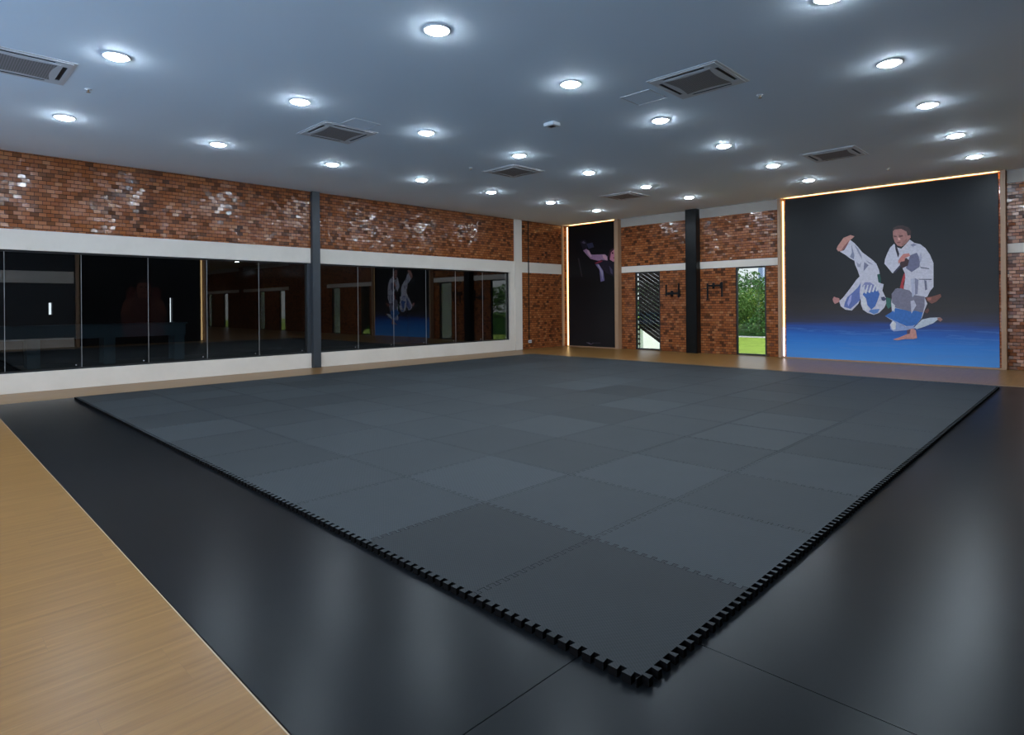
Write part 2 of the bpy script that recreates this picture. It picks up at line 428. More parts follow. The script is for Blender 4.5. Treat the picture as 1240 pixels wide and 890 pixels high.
def glazing(n, a, b, k, label):
    r = empty('window_%d' % n, (XA, a, 0)); struct(r, label, 'window')
    xf0, xf1 = -.115, -.055
    m = MB()
    m.box(xf0, xf1, 0, b - a, ZS, ZS + .03); m.box(xf0, xf1, 0, b - a, ZT - .03, ZT)
    m.box(xf0, xf1, 0, .03, ZS + .03, ZT - .03); m.box(xf0, xf1, b - a - .03, b - a, ZS + .03, ZT - .03)
    m.build('window_frame', 'frame_black', r)
    st = (b - a - .06) / k
    for i in range(k):
        m = MB(); m.box(-.09, -.08, .03 + i * st + .006, .03 + (i + 1) * st - .006, ZS + .031, ZT - .031); pane = m.build('window_pane', 'glass', r)
        if i:
            m = MB(); m.box(-.092, -.076, .03 + i * st - .0035, .03 + i * st + .0035, ZS + .031, ZT - .031); m.build('glass_joint', 'silicone', r)
        m = MB()
        m.lathe([(.0, .0), (.012, .0), (.012, .008), (0, .008)], 12)
        bmesh.ops.rotate(m.bm, verts=m.bm.verts[:], matrix=Matrix.Rotation(R(90), 3, 'Y'))
        bmesh.ops.translate(m.bm, verts=m.bm.verts[:], vec=(-.0795, .03 + (i + 1) * st - .09, ZS + .075)); m.build('glass_clip', 'silicone', pane)
    return r
glazing(1, *BAYS[0], 'long dark tinted window before the grey steel column')
glazing(2, *BAYS[1], 'long dark tinted window between grey column and corner pillar')
# side post of the near bay behind the column
w = MB(); w.box(XA - .18, XA - .02, 4.87, 4.954, ZS, ZT)
struct(w.build('trim_9', 'steel_grey'), 'dark grey flat post beside the grey steel column', 'trim')

# room behind the glass
w = MB()
for y0, y1, z0, z1 in ((-3, .80, 0, 3.2), (.80, .88, 0, 1.32), (.80, .88, 1.64, 3.2), (.88, 3.75, 0, 3.2), (3.75, 3.83, 0, .96), (3.75, 3.83, 1.78, 3.2), (3.83, 12.5, 0, 3.2)): w.box(-19.2, -19.0, y0, y1, z0, z1)
w.box(-19.2, XI - .02, -3.2, -3, 0, 3.2); w.box(-19.2, XI - .02, 12.5, 12.7, 0, 3.2)
struct(w.build('wall_annex', 'inner'), 'dark wall of the unlit room behind the glass', 'wall')
w = MB(); w.box(-19.2, XI - .02, -3.2, 12.7, 3.2, 3.35); struct(w.build('ceiling', 'inner'), 'dark ceiling of the unlit room behind the glass', 'ceiling')
w = MB(); w.box(-19.2, XI - .02, -3.2, 12.7, -.12, 0); struct(w.build('floor', 'inner_floor'), 'dark floor of the unlit room behind the glass', 'floor')
t = tag(empty('counter_table', (-17.9, 1.6, 0)), 'blue-grey long counter on posts in the dark room behind glass', 'table')
m = MB(); m.box(-.35, .35, -2.2, 2.2, 1.02, 1.06); m.build('table_top', 'teal', t, bevel=.005)
m = MB(); m.box(.28, .32, -2.15, 2.15, .70, 1.02); m.box(-.32, -.28, -2.15, 2.15, .70, 1.02); m.build('apron', 'teal', t)
for yy in (-1.3, .3, 2.0):
    m = MB(); m.box(.20, .28, yy - .13, yy + .13, 0, 1.02); m.box(-.28, -.2, yy - .13, yy + .13, 0, 1.02); m.build('leg', 'teal', t)

# ------------------------------------------------------------------ partition beside the camera and the outer walls
w = MB(); w.box(XP, XP + .2, YS, 7.55, 0, HC)
struct(w.build('wall_right', 'inner'), 'dark painted partition wall facing the long dark window', 'wall')
w = MB(); w.box(XP - .012, XP + .01, YS, 2.72, 2.45, 2.90); w.box(XP - .012, XP + .01, YS, 2.72, 0, .36)
struct(w.build('trim_10', 'concrete'), 'pale plaster bands on the brick partition', 'trim')
w = MB(); w.box(XA - .25, -9.6, YS - .2, YS, 0, HC); w.box(-9.6, 1.9, YS - .2, YS, 3.75, HC); w.box(1.9, XP + .2, YS - .2, YS, 0, HC)  # wide opening added in the unseen rear wall to let daylight reach the ceiling
w.box(XP + .2, XE, 7.35, 7.55, 0, HC)
struct(w.build('wall_front', 'concrete'), 'pale plaster wall behind the walkway with an opening added for daylight', 'wall')
w = MB(); w.box(XE, XE + .2, 7.35, YB + .25, 0, HC)
struct(w.build('wall_end', 'concrete'), 'pale plaster end wall of the long hall', 'wall')

# ------------------------------------------------------------------ art panels
ART = {"mural":[[[176,181,204],[[-3.21,3.022],[-3.11,2.925],[-3.024,2.815],[-2.94,2.689],[-2.827,2.587],[-2.717,2.485],[-2.634,2.386],[-2.58,2.227],[-2.567,2.133],[-2.569,1.925],[-2.487,1.892],[-2.516,1.736],[-2.449,1.579],[-2.437,1.439],[-2.478,1.331],[-2.588,1.206],[-2.699,1.158],[-2.838,1.205],[-2.937,1.284],[-2.978,1.412],[-2.984,1.556],[-3.035,1.428],[-3.181,1.26],[-3.327,1.285],[-3.43,1.366],[-3.466,1.497],[-3.383,1.577],[-3.264,1.737],[-3.132,1.927],[-3.074,2.021],[-3.001,2.099],[-3.043,2.248],[-3.099,2.395],[-3.113,2.492],[-3.2,2.546],[-3.316,2.65],[-3.441,2.739],[-3.344,2.765],[-3.27,2.889]]],[[168,126,122],[[-3.515,2.81],[-3.484,2.889],[-3.417,2.982],[-3.357,3.074],[-3.268,3.107],[-3.195,3.133],[-3.108,3.094],[-3.167,3.034],[-3.203,3.013],[-3.255,2.92],[-3.329,2.813],[-3.404,2.745],[-3.478,2.75]]],[[120,80,84],[[-3.418,2.754],[-3.358,2.847],[-3.269,2.954],[-3.225,3.012],[-3.255,2.92],[-3.329,2.813]]],[[160,116,120],[[-3.616,1.548],[-3.585,1.613],[-3.532,1.587],[-3.465,1.57],[-3.451,1.513],[-3.474,1.472],[-3.519,1.448],[-3.564,1.424],[-3.601,1.482]]],[[112,120,150],[[-3.175,2.898],[-3.14,2.751],[-3.112,2.621],[-3.127,2.525],[-3.214,2.595],[-3.169,2.689]]],[[130,136,166],[[-3.11,2.893],[-3.025,2.775],[-2.955,2.611],[-2.941,2.514],[-2.997,2.613],[-3.068,2.778]]],[[104,110,142],[[-2.899,2.448],[-2.801,2.364],[-2.886,2.257],[-2.915,2.226]]],[[128,132,162],[[-2.87,2.494],[-2.745,2.408],[-2.69,2.358],[-2.801,2.411]]],[[134,138,166],[[-3.07,2.458],[-2.999,2.39],[-2.963,2.452],[-2.985,2.325],[-3.042,2.328]]],[[86,104,168],[[-3.34,1.447],[-3.28,1.592],[-3.148,1.718],[-3.032,1.844],[-2.974,1.954],[-3.004,1.715],[-2.992,1.524],[-3.064,1.445],[-3.21,1.301],[-3.356,1.35]]],[[140,150,205],[[-3.281,1.446],[-3.222,1.623],[-3.178,1.655],[-3.193,1.51],[-3.253,1.365]]],[[60,96,168],[[-2.948,1.667],[-2.862,1.728],[-2.75,1.71],[-2.625,1.786],[-2.571,1.659],[-2.613,1.519],[-2.67,1.363],[-2.754,1.284],[-2.837,1.395],[-2.864,1.554]]],[[84,122,188],[[-2.768,1.284],[-2.574,1.3],[-2.616,1.206],[-2.699,1.174],[-2.81,1.237]]],[[118,126,176],[[-2.946,1.858],[-2.889,1.951],[-2.776,1.948],[-2.666,1.865],[-2.639,1.771],[-2.75,1.71],[-2.862,1.744]]],[[188,196,224],[[-2.969,1.667],[-2.911,1.888],[-2.885,1.888],[-2.934,1.65]]],[[188,196,224],[[-2.891,1.685],[-2.833,1.886],[-2.808,1.885],[-2.856,1.668]]],[[188,196,224],[[-2.813,1.702],[-2.756,1.884],[-2.731,1.883],[-2.779,1.685]]],[[188,196,224],[[-2.736,1.719],[-2.68,1.882],[-2.655,1.881],[-2.702,1.703]]],[[188,196,224],[[-2.66,1.737],[-2.604,1.879],[-2.579,1.879],[-2.626,1.72]]],[[190,198,222],[[-2.97,1.555],[-2.892,1.602],[-2.865,1.427],[-2.81,1.3],[-2.894,1.268],[-2.957,1.38]]],[[60,64,96],[[-2.544,1.581],[-2.476,1.595],[-2.436,1.533],[-2.477,1.486],[-2.531,1.51]]],[[28,72,70],[[-2.622,2.131],[-2.567,2.144],[-2.541,2.018],[-2.542,1.924],[-2.596,1.942]]],[[48,94,90],[[-2.436,1.579],[-2.342,1.547],[-2.33,1.361],[-2.397,1.3],[-2.437,1.393]]],[[176,181,204],[[-2.262,2.842],[-2.342,2.763],[-2.411,2.613],[-2.452,2.491],[-2.467,2.383],[-2.386,2.27],[-2.307,2.15],[-2.254,2.156],[-2.173,2.26],[-2.12,2.364],[-2.107,2.287],[-2.056,2.147],[-2.05,2.146],[-2.052,1.939],[-2.08,1.764],[-2.204,1.788],[-2.314,1.634],[-2.333,1.424],[-2.317,1.215],[-2.464,1.13],[-2.318,1.026],[-2.21,0.986],[-2.051,0.884],[-1.893,0.888],[-1.806,0.971],[-1.719,1.094],[-1.667,1.277],[-1.615,1.419],[-1.665,1.561],[-1.614,1.581],[-1.562,1.701],[-1.495,1.8],[-1.493,2.042],[-1.491,2.345],[-1.558,2.542],[-1.644,2.697],[-1.743,2.794],[-1.858,2.833],[-1.947,2.916],[-2.025,2.816],[-2.117,2.716],[-2.196,2.752]]],[[152,110,110],[[-2.286,3.144],[-2.246,3.179],[-2.114,3.182],[-2.01,3.119],[-1.985,3.01],[-1.933,3.036],[-1.927,2.96],[-1.973,2.903],[-2.025,2.831],[-2.117,2.762],[-2.196,2.798],[-2.248,2.879],[-2.28,2.989]]],[[54,40,42],[[-2.297,3.13],[-2.279,3.221],[-2.192,3.266],[-2.087,3.263],[-1.97,3.206],[-1.917,3.11],[-1.927,3.02],[-1.965,3.016],[-1.997,3.102],[-2.114,3.182],[-2.246,3.179]]],[[98,68,70],[[-2.267,3.042],[-2.207,3.022],[-2.207,2.991],[-2.267,3.004]]],[[98,68,70],[[-2.167,3.034],[-2.089,3.037],[-2.076,3.003],[-2.155,2.983]]],[[192,146,144],[[-2.188,2.982],[-2.155,2.987],[-2.131,2.928],[-2.175,2.916]]],[[116,78,80],[[-2.208,2.879],[-2.129,2.882],[-2.136,2.852],[-2.195,2.853]]],[[136,98,98],[[-2.117,2.807],[-2.05,2.909],[-2.011,2.952],[-1.986,2.904],[-2.025,2.831],[-2.091,2.775]]],[[36,31,46],[[-2.248,2.848],[-2.209,2.784],[-2.158,2.596],[-2.185,2.506],[-2.236,2.709]]],[[182,182,202],[[-2.118,2.639],[-2.104,2.699],[-2.025,2.816],[-1.947,2.916],[-1.934,2.839],[-2.026,2.724]]],[[96,100,132],[[-1.937,2.551],[-1.808,2.603],[-1.746,2.449],[-1.76,2.27],[-1.914,2.156],[-2.029,2.253],[-1.989,2.418]]],[[54,36,42],[[-2.146,2.442],[-2.015,2.495],[-1.963,2.432],[-1.99,2.311],[-2.095,2.256],[-2.147,2.32]]],[[172,116,116],[[-2.145,2.503],[-2.079,2.591],[-1.962,2.598],[-1.937,2.536],[-2.041,2.497],[-2.054,2.422],[-2.12,2.41],[-2.172,2.367],[-2.185,2.429]]],[[62,66,92],[[-1.76,2.33],[-1.747,2.269],[-1.572,2.227],[-1.573,2.21],[-1.735,2.243]]],[[50,50,72],[[-2.293,2.157],[-2.146,2.335],[-2.12,2.311],[-2.24,2.155]]],[[120,126,158],[[-1.935,2.794],[-1.87,2.819],[-1.807,2.784],[-1.884,2.744]]],[[150,154,184],[[-1.732,2.598],[-1.708,2.477],[-1.747,2.359],[-1.771,2.481]]],[[106,108,132],[[-2.323,1.655],[-2.24,1.779],[-2.133,1.786],[-1.957,1.73],[-1.888,1.626],[-1.665,1.582],[-1.666,1.379],[-1.701,1.216],[-1.856,1.257],[-1.943,1.236],[-2.066,1.278],[-2.244,1.33],[-2.315,1.424]]],[[50,100,176],[[-2.464,1.13],[-2.317,1.236],[-2.244,1.319],[-2.066,1.278],[-1.943,1.236],[-1.856,1.257],[-1.701,1.216],[-1.737,1.074],[-1.824,0.95],[-1.893,0.908],[-2.033,0.895],[-2.21,0.986]]],[[190,200,224],[[-2.315,1.445],[-2.252,1.382],[-2.272,1.215],[-2.307,1.299]]],[[166,172,198],[[-1.941,1.483],[-1.871,1.503],[-1.829,1.38],[-1.891,1.257],[-1.926,1.185]]],[[160,168,198],[[-1.937,1.997],[-1.85,2.015],[-1.862,1.626],[-1.906,1.565]]],[[118,124,156],[[-1.85,2.015],[-1.781,1.971],[-1.801,1.645],[-1.853,1.626]]],[[70,74,100],[[-1.781,1.992],[-1.527,1.982],[-1.527,1.962],[-1.764,1.975]]],[[96,100,128],[[-1.67,1.967],[-1.628,1.946],[-1.613,1.743],[-1.655,1.724]]],[[150,52,62],[[-2.05,2.146],[-2.042,2.022],[-2.079,1.899],[-2.071,1.764],[-2.151,1.797],[-2.114,1.962],[-2.077,2.106]]],[[130,152,202],[[-2.365,0.92],[-2.3,1.037],[-2.193,0.986],[-2.069,0.884],[-1.893,0.908],[-1.859,0.847],[-2.034,0.802],[-2.194,0.778],[-2.284,0.765],[-2.347,0.816]]],[[190,200,226],[[-2.356,0.921],[-2.3,1.016],[-2.238,0.964],[-2.248,0.818],[-2.302,0.796]]],[[166,182,206],[[-1.806,0.951],[-1.72,1.054],[-1.567,1.096],[-1.367,1.108],[-1.501,0.976],[-1.67,0.892],[-1.824,0.828],[-1.876,0.867]]],[[136,106,106],[[-1.433,1.097],[-1.367,1.108],[-1.326,1.058],[-1.368,1.008],[-1.409,1.037]]],[[172,130,130],[[-2.304,0.576],[-2.159,0.633],[-2.017,0.71],[-1.981,0.824],[-1.894,0.846],[-1.842,0.807],[-1.817,0.623],[-1.895,0.6],[-2.053,0.595],[-2.214,0.558]]],[[84,68,90],[[-2.016,0.803],[-1.943,0.825],[-1.961,0.722],[-2.014,0.708]]],[[112,76,72],[[-1.648,1.561],[-1.53,1.58],[-1.363,1.637],[-1.347,1.577],[-1.447,1.458],[-1.531,1.418],[-1.615,1.48]]],[[148,96,92],[[-1.614,1.551],[-1.53,1.559],[-1.547,1.499],[-1.598,1.49]]],[[92,62,62],[[-1.684,1.237],[-1.599,1.318],[-1.579,1.257],[-1.617,1.192]]]],"poster":[[[24,23,36],[[-11.666,3.654],[-11.447,3.708],[-11.341,3.556],[-11.361,3.343],[-11.524,3.326]]],[[70,66,88],[[-11.593,3.605],[-11.502,3.655],[-11.413,3.576],[-11.485,3.553]]],[[40,44,70],[[-11.377,3.545],[-11.128,3.568],[-11.059,3.407],[-11.29,3.367]]],[[124,100,132],[[-11.524,3.326],[-11.379,3.373],[-11.238,3.192],[-11.133,3.156],[-10.613,3.137],[-10.512,3.061],[-10.497,2.907],[-10.684,2.931],[-10.925,2.945],[-11.205,3.018],[-11.346,3.141]]],[[160,132,160],[[-11.361,3.343],[-11.273,3.308],[-11.151,3.101],[-11.222,3.091],[-11.327,3.197]]],[[160,126,146],[[-10.716,3.129],[-10.58,3.107],[-10.52,3.005],[-10.548,2.924],[-10.683,3.015]]],[[24,20,34],[[-10.925,2.917],[-10.752,2.963],[-10.48,2.92],[-10.28,2.853],[-10.108,2.898],[-10.109,2.212],[-10.285,2.384],[-10.552,2.506],[-10.687,2.624]]],[[150,98,122],[[-10.445,3.084],[-10.376,3.26],[-10.242,3.306],[-10.124,3.201],[-10.114,2.926],[-10.28,2.867],[-10.413,2.944]]],[[50,26,40],[[-10.472,3.058],[-10.416,3.249],[-10.275,3.322],[-10.124,3.278],[-10.124,3.201],[-10.243,3.27],[-10.36,3.19],[-10.412,2.971]]],[[40,22,34],[[-10.343,3.188],[-10.277,3.184],[-10.277,3.123],[-10.33,3.132]]],[[40,22,34],[[-10.194,3.173],[-10.138,3.175],[-10.139,3.114],[-10.185,3.123]]],[[70,30,50],[[-10.278,3.013],[-10.172,3.017],[-10.186,2.974],[-10.272,2.979]]],[[100,28,50],[[-11.03,2.866],[-10.821,2.939],[-10.684,2.926],[-10.787,2.876],[-10.996,2.836]]],[[84,80,120],[[-11.013,2.823],[-10.874,2.83],[-10.687,2.596],[-10.64,2.258],[-10.794,2.221],[-10.842,2.631]]],[[120,118,150],[[-10.926,2.818],[-10.857,2.801],[-10.695,2.54],[-10.718,2.289],[-10.774,2.515]]],[[56,54,80],[[-10.448,2.751],[-10.316,2.606],[-10.301,2.44],[-10.384,2.499]]],[[120,80,100],[[-10.234,2.547],[-10.107,2.377],[-10.109,2.212],[-10.202,2.422]]],[[36,36,42],[[-11.764,3.081],[-11.701,3.063],[-11.563,2.434],[-11.606,2.421]]],[[104,100,128],[[-11.414,0.166],[-11.343,0.146],[-11.343,0.131],[-11.415,0.151]]],[[104,100,128],[[-11.343,0.146],[-11.291,0.121],[-11.291,0.106],[-11.343,0.131]]],[[104,100,128],[[-11.291,0.121],[-11.229,0.112],[-11.23,0.097],[-11.291,0.106]]],[[104,100,128],[[-11.229,0.112],[-11.173,0.135],[-11.173,0.12],[-11.23,0.097]]],[[104,100,128],[[-11.173,0.135],[-11.118,0.164],[-11.118,0.149],[-11.173,0.12]]],[[104,100,128],[[-11.343,0.161],[-11.243,0.146],[-11.243,0.131],[-11.343,0.146]]],[[84,80,112],[[-11.106,0.159],[-11.088,0.165],[-11.085,0.15],[-11.104,0.142]]],[[84,80,112],[[-11.076,0.154],[-11.057,0.161],[-11.055,0.151],[-11.074,0.149]]],[[84,80,112],[[-11.046,0.161],[-11.027,0.156],[-11.025,0.153],[-11.043,0.144]]],[[84,80,112],[[-11.015,0.157],[-10.997,0.169],[-10.994,0.154],[-11.013,0.151]]],[[84,80,112],[[-10.985,0.164],[-10.966,0.164],[-10.964,0.155],[-10.983,0.147]]],[[84,80,112],[[-10.955,0.159],[-10.936,0.16],[-10.934,0.156],[-10.953,0.153]]],[[84,80,112],[[-10.925,0.166],[-10.906,0.172],[-10.904,0.157],[-10.923,0.149]]],[[84,80,112],[[-10.895,0.161],[-10.876,0.168],[-10.874,0.158],[-10.892,0.156]]],[[84,80,112],[[-10.865,0.168],[-10.846,0.163],[-10.844,0.16],[-10.862,0.151]]],[[84,80,112],[[-10.835,0.164],[-10.816,0.176],[-10.814,0.161],[-10.832,0.158]]]]}
def figures(name, polys, parent, org, y, gain=1.35):
    bm = bmesh.new(); mats = []; 
    for k, (col, pts) in enumerate(polys):
        n = len(pts); yy = y - k * .00025
        vs = [bm.verts.new((p[0] - org[0], yy, p[1] - org[2])) for p in pts]
        es = [bm.edges.new((vs[i], vs[(i + 1) % n])) for i in range(n)]
        r = bmesh.ops.triangle_fill(bm, use_beauty=True, use_dissolve=False, edges=es, normal=(0, -1, 0))
        key = tuple(col)
        if key not in [q[0] for q in mats]: mats.append((key, flat_print('ink_%d_%d_%d' % key, key, gain)))
        mi = [q[0] for q in mats].index(key)
        for g in r['geom']:
            if isinstance(g, bmesh.types.BMFace):
                g.material_index = mi
                g.normal_update()
                if g.normal.y > 0: g.normal_flip()
    me = bpy.data.meshes.new(name); bm.to_mesh(me); bm.free()
    for q in mats: me.materials.append(q[1])
    o = bpy.data.objects.new(name, me); COL.objects.link(o); o.parent = parent; return o

# tall judo mural
r = tag(empty('wall_mural', (-2.56, YB, 0)), 'tall photo mural of two judo fighters in white on a blue mat', 'mural')
ox = -2.56
x0, x1 = -4.93, -.20
m = MB(); m.box(x0 + .17 - ox, x1 - .13 - ox, -.10, -.07, .03, HC - .038); m.build('print_panel', 'print_blue', r)
figures('printed_fighters', ART['mural'], r, (ox, YB, 0), -.1012)
for a, b, nm in ((x0, x0 + .075, 'frame_post'), (x1 - .085, x1, 'frame_post')):
    m = MB(); m.box(a - ox, b - ox, -.20, -.001, 0.001, HC - .001); m.build(nm, 'wood_frame', r, bevel=.003)
m = MB(); m.box(x0 + .08 - ox, x1 - .09 - ox, -.16, -.02, 0.001, .028); m.build('plinth', 'wood_frame', r)
m = MB(); m.box(x0 + .078 - ox, x0 + .11 - ox, -.055, -.03, .80, HC - .07); m.build('led_strip', 'led', r)
m = MB(); m.box(x0 + .078 - ox, x0 + .11 - ox, -.055, -.03, .04, .80); tag(m.build('led_strip', 'led_cool', r), 'paler foot of the light strip')
m = MB(); m.box(x1 - .092 - ox, x1 - .0855 - ox, -.08, -.045, .04, HC - .07); m.build('led_strip', 'led_dim', r)
m = MB(); m.box(x0 + .18 - ox, x1 - .15 - ox, -.05, -.02, HC - .055, HC - .043); m.build('led_strip', 'led_bright', r)

# narrow dark banner in the corner
ox = -11.2
r = tag(empty('wall_banner', (ox, YB, 0)), 'tall narrow dark banner of a kicking fighter in the room corner', 'banner')
x0, x1 = XA + .002, -10.03
m = MB(); m.box(x0 + .20 - ox, x1 - .142 - ox, -.10, -.07, .03, HC - .038); m.build('print_panel', 'print_black', r)
figures('printed_fighter', ART['poster'], r, (ox, YB, 0), -.1012, 1.5)
m = MB(); m.box(x1 - .142 - ox, x1 - ox, -.20, -.001, 0.001, HC - .001); m.build('frame_post', 'wood_frame', r, bevel=.003)
m = MB(); m.box(x0 - ox, x0 + .03 - ox, -.26, -.15, 0.001, HC - .001); m.build('frame_post', 'wood_frame', r, bevel=.003)
m = MB(); m.box(x0 + .08 - ox, x0 + .12 - ox, -.06, -.035, .02, HC - .05); m.build('led_strip', 'led', r)
m = MB(); m.box(x0 + .21 - ox, x1 - .16 - ox, -.05, -.02, HC - .055, HC - .043); m.build('led_strip', 'led_bright', r)
m = MB(); m.box(x0 + .17 - ox, x1 - .15 - ox, -.15, -.02, 0.001, .028); m.build('plinth', 'wood_frame', r)

# dark boxing mural on the partition (shows in the glass only)
r = tag(empty('wall_mural', (XP, 5.08, 0)), 'dark photo mural of a boxer with raised gloves on the partition', 'mural')
m = MB(); m.box(-.10, -.002, -2.15, 2.15, .03, HC - .05); m.build('print_panel', 'print_black', r)
bx = [((70, 42, 40), [(-.75, .6), (-.85, 1.3), (-.7, 1.75), (-.3, 1.95), (.3, 1.95), (.7, 1.75), (.85, 1.3), (.75, .6)]),
      ((96, 62, 54), [(-.22, 1.9), (-.28, 2.3), (-.2, 2.6), (0, 2.7), (.2, 2.6), (.28, 2.3), (.22, 1.9)]),
      ((34, 26, 26), [(-.28, 2.4), (-.24, 2.62), (0, 2.76), (.24, 2.62), (.28, 2.4), (.2, 2.52), (-.2, 2.52)]),
      ((30, 18, 18), [(-.16, 2.32), (-.04, 2.32), (-.05, 2.37), (-.15, 2.37)]), ((30, 18, 18), [(.04, 2.32), (.16, 2.32), (.15, 2.37), (.05, 2.37)]),
      ((60, 28, 28), [(-.1, 2.08), (.1, 2.08), (.06, 2.12), (-.06, 2.12)]),
      ((84, 52, 46), [(-.85, 1.2), (-.55, 1.25), (-.35, 1.9), (-.5, 2.0), (-.75, 1.7)]), ((84, 52, 46), [(.85, 1.2), (.75, 1.7), (.5, 2.0), (.35, 1.9), (.55, 1.25)]),
      ((66, 30, 30), [(-.62, 1.9), (-.66, 2.2), (-.5, 2.36), (-.3, 2.3), (-.28, 2.0), (-.4, 1.86)]), ((66, 30, 30), [(.62, 1.9), (.4, 1.86), (.28, 2.0), (.3, 2.3), (.5, 2.36), (.66, 2.2)]),
      ((70, 20, 20), [(-.75, .3), (-.75, .66), (.75, .66), (.75, .3)])]
fig = figures('printed_fighter', bx, r, (0, 0, 0), 0, 1.2); fig.rotation_euler.z = R(-90); fig.location = (-.1015, 0, 0)
for a, b in ((-2.32, -2.22), (2.32, 2.42)):
    m = MB(); m.box(-.20, -.001, a, b, 0.001, HC - .001); m.build('frame_post', 'wood_frame', r)
m = MB(); m.box(-.06, -.03, 2.22, 2.28, .03, HC - .06); m.build('led_strip', 'led', r)

# ------------------------------------------------------------------ foam mats
NX, NY = 11, 11
sxs = [-(.985 * k) for k in range(NX)] + [-10.75]
sys_ = [.997 * k for k in range(NY + 1)]
D, NT_ = .017, 15
def seam(p0, p1, nrm, straight=False):
    # a dovetail toothed edge from p0 to p1; teeth stand along nrm
    out = []
    if straight: return [p0, p1]
    for k in range(NT_):
        for tt, o in ((.36, -D), (.27, D), (.73, D), (.64, -D)):
            q = (k + tt) / NT_
            out.append((p0[0] + (p1[0] - p0[0]) * q + nrm[0] * o, p0[1] + (p1[1] - p0[1]) * q + nrm[1] * o))
    return [(p0[0] - nrm[0] * D - nrm[1] * D, p0[1] - nrm[1] * D - nrm[0] * D)] + out + [(p1[0] - nrm[0] * D - nrm[1] * D, p1[1] - nrm[1] * D - nrm[0] * D)]
def vseam(i, j):      # along y at x index i, row j
    x = sxs[i]
    if i == NX: return [(x, sys_[j] - D), (x, sys_[j + 1] - D)]
    return seam((x, sys_[j]), (x, sys_[j + 1]), (1, 0))
def hseam(i, j):      # along -x at y index j, column i
    a, b = (sxs[i], sys_[j]), (sxs[i + 1], sys_[j])
    pts = seam(a, b, (0, 1))
    if i + 1 == NX: pts[-1] = (sxs[NX], sys_[j] - D)
    return pts
def inset(pts, g):
    n = len(pts); out = []
    for i in range(n):
        a, b, c = Vector(pts[i - 1]), Vector(pts[i]), Vector(pts[(i + 1) % n])
        e1, e2 = (b - a).normalized(), (c - b).normalized()
        n1, n2 = Vector((-e1.y, e1.x)), Vector((-e2.y, e2.x))
        k = 1 + n1.dot(n2)
        mv = (n1 + n2) / max(k, .25) * g
        out.append(tuple(b + mv))
    return out
TONE = {(0, 0): .48, (0, 1): .54, (0, 2): .98, (1, 0): .98, (1, 1): .95, (1, 2): 1.22, (2, 0): .92, (2, 1): 1.18, (2, 2): .86, (2, 3): .92, (3, 0): 1.12, (3, 1): .95, (3, 2): .95, (3, 3): 1.2, (1, 3): 1.0, (0, 3): 1.0, (4, 0): .88, (4, 1): 1.2, (4, 2): 1.0, (5, 0): 1.1, (5, 1): 1.2, (4, 3): .76, (5, 3): 1.2, (5, 2): 1.05, (3, 4): 1.0, (2, 4): 1.05, (1, 4): 1.1, (6, 0): 1.05, (6, 1): .86, (6, 2): .9, (5, 5): .8, (6, 4): .72, (6, 5): 1.2}
ZM0, ZM1 = -.0035, .031
for j in range(NY):
    for i in range(NX):
        rt = vseam(i, j); lf = vseam(i + 1, j); bt = hseam(i, j); tp = hseam(i, j + 1)
        # counter-clockwise: up the right side, along the top, down the left side, back along the bottom
        loop = rt[:-1] + tp[:-1] + lf[::-1][:-1] + bt[::-1][:-1]
        cl = []
        for p in loop:
            if not cl or (abs(p[0] - cl[-1][0]) + abs(p[1] - cl[-1][1])) > 1e-6: cl.append(p)
        tone = TONE.get((j, i), random.choice([.84, .92, 1.0, 1.0, 1.08, 1.16]))
        gap = .0011 + (.0012 if (i == 1 and 3 <= j <= 5) or (i == 2 and j > 6) else 0)
        cl = inset(cl, gap)
        ox_, oy_ = (sxs[i] + sxs[i + 1]) / 2, (sys_[j] + sys_[j + 1]) / 2
        m = MB(); m.prism([(p[0] - ox_, p[1] - oy_) for p in cl], ZM0, ZM1, 0, 1)
        o = m.build('foam_mat_tile', ['foam', 'foam_side'], None, (ox_, oy_, 0))
        o['tone'] = tone; o['turn'] = float((i + j) % 2) if i + j > 1 else 0.0
        shade = 'dark charcoal' if tone < .9 else ('pale charcoal' if tone > 1.1 else 'charcoal')
        tag(o, '%s foam mat tile, %s row from wide boards, %s from glazed wall' % (shade, ORD[j + 1], ORD[NX - i]), 'foam mat', 'interlocking foam tiles of the training mat')

# ------------------------------------------------------------------ ceiling fittings
dl = empty('ceiling_downlight', (0, 0, HC))
m = MB(); m.lathe([(.142, 0), (.142, -.006), (.134, -.012), (.118, -.013), (.112, -.006)], 40); m.build('trim_ring', 'white', dl, smooth=True)
m = MB(); rg = m.lathe([(.102, -.008), (.096, -.019), (.077, -.030), (.042, -.036)], 24); m.bm.faces.new(rg[-1][::-1]); m.build('diffuser', 'lamp', dl)  # dome shaped to stand in for lamp glow and cast a ceiling halo
for q in dl.children:
    pass
LX = [-9.44, -6.45, -3.49, -.48]; LY = [-4.60, -2.46, -.32, 1.80, 3.93, 6.08, 8.20, 10.42, 12.50]
spots = [(x, y) for x in LX for y in LY] + [(x, y) for x in (5.5, 11.5, 20.5) for y in (8.9, 12.4)]
for n, (x, y) in enumerate(spots):
    o = dl if n == 0 else copy_tree(dl)
    o.location = (x, y, HC)
    if n < 36: lab = 'round recessed downlight, %s line from glazed wall, %s back from far wall' % (ORD[n // 9 + 1], ORD[9 - n % 9])
    else: lab = 'round recessed downlight in the hall beyond the partition, %s lamp past it' % ORD[n - 35]
    tag(o, lab, 'downlight', 'round downlights in the ceiling')

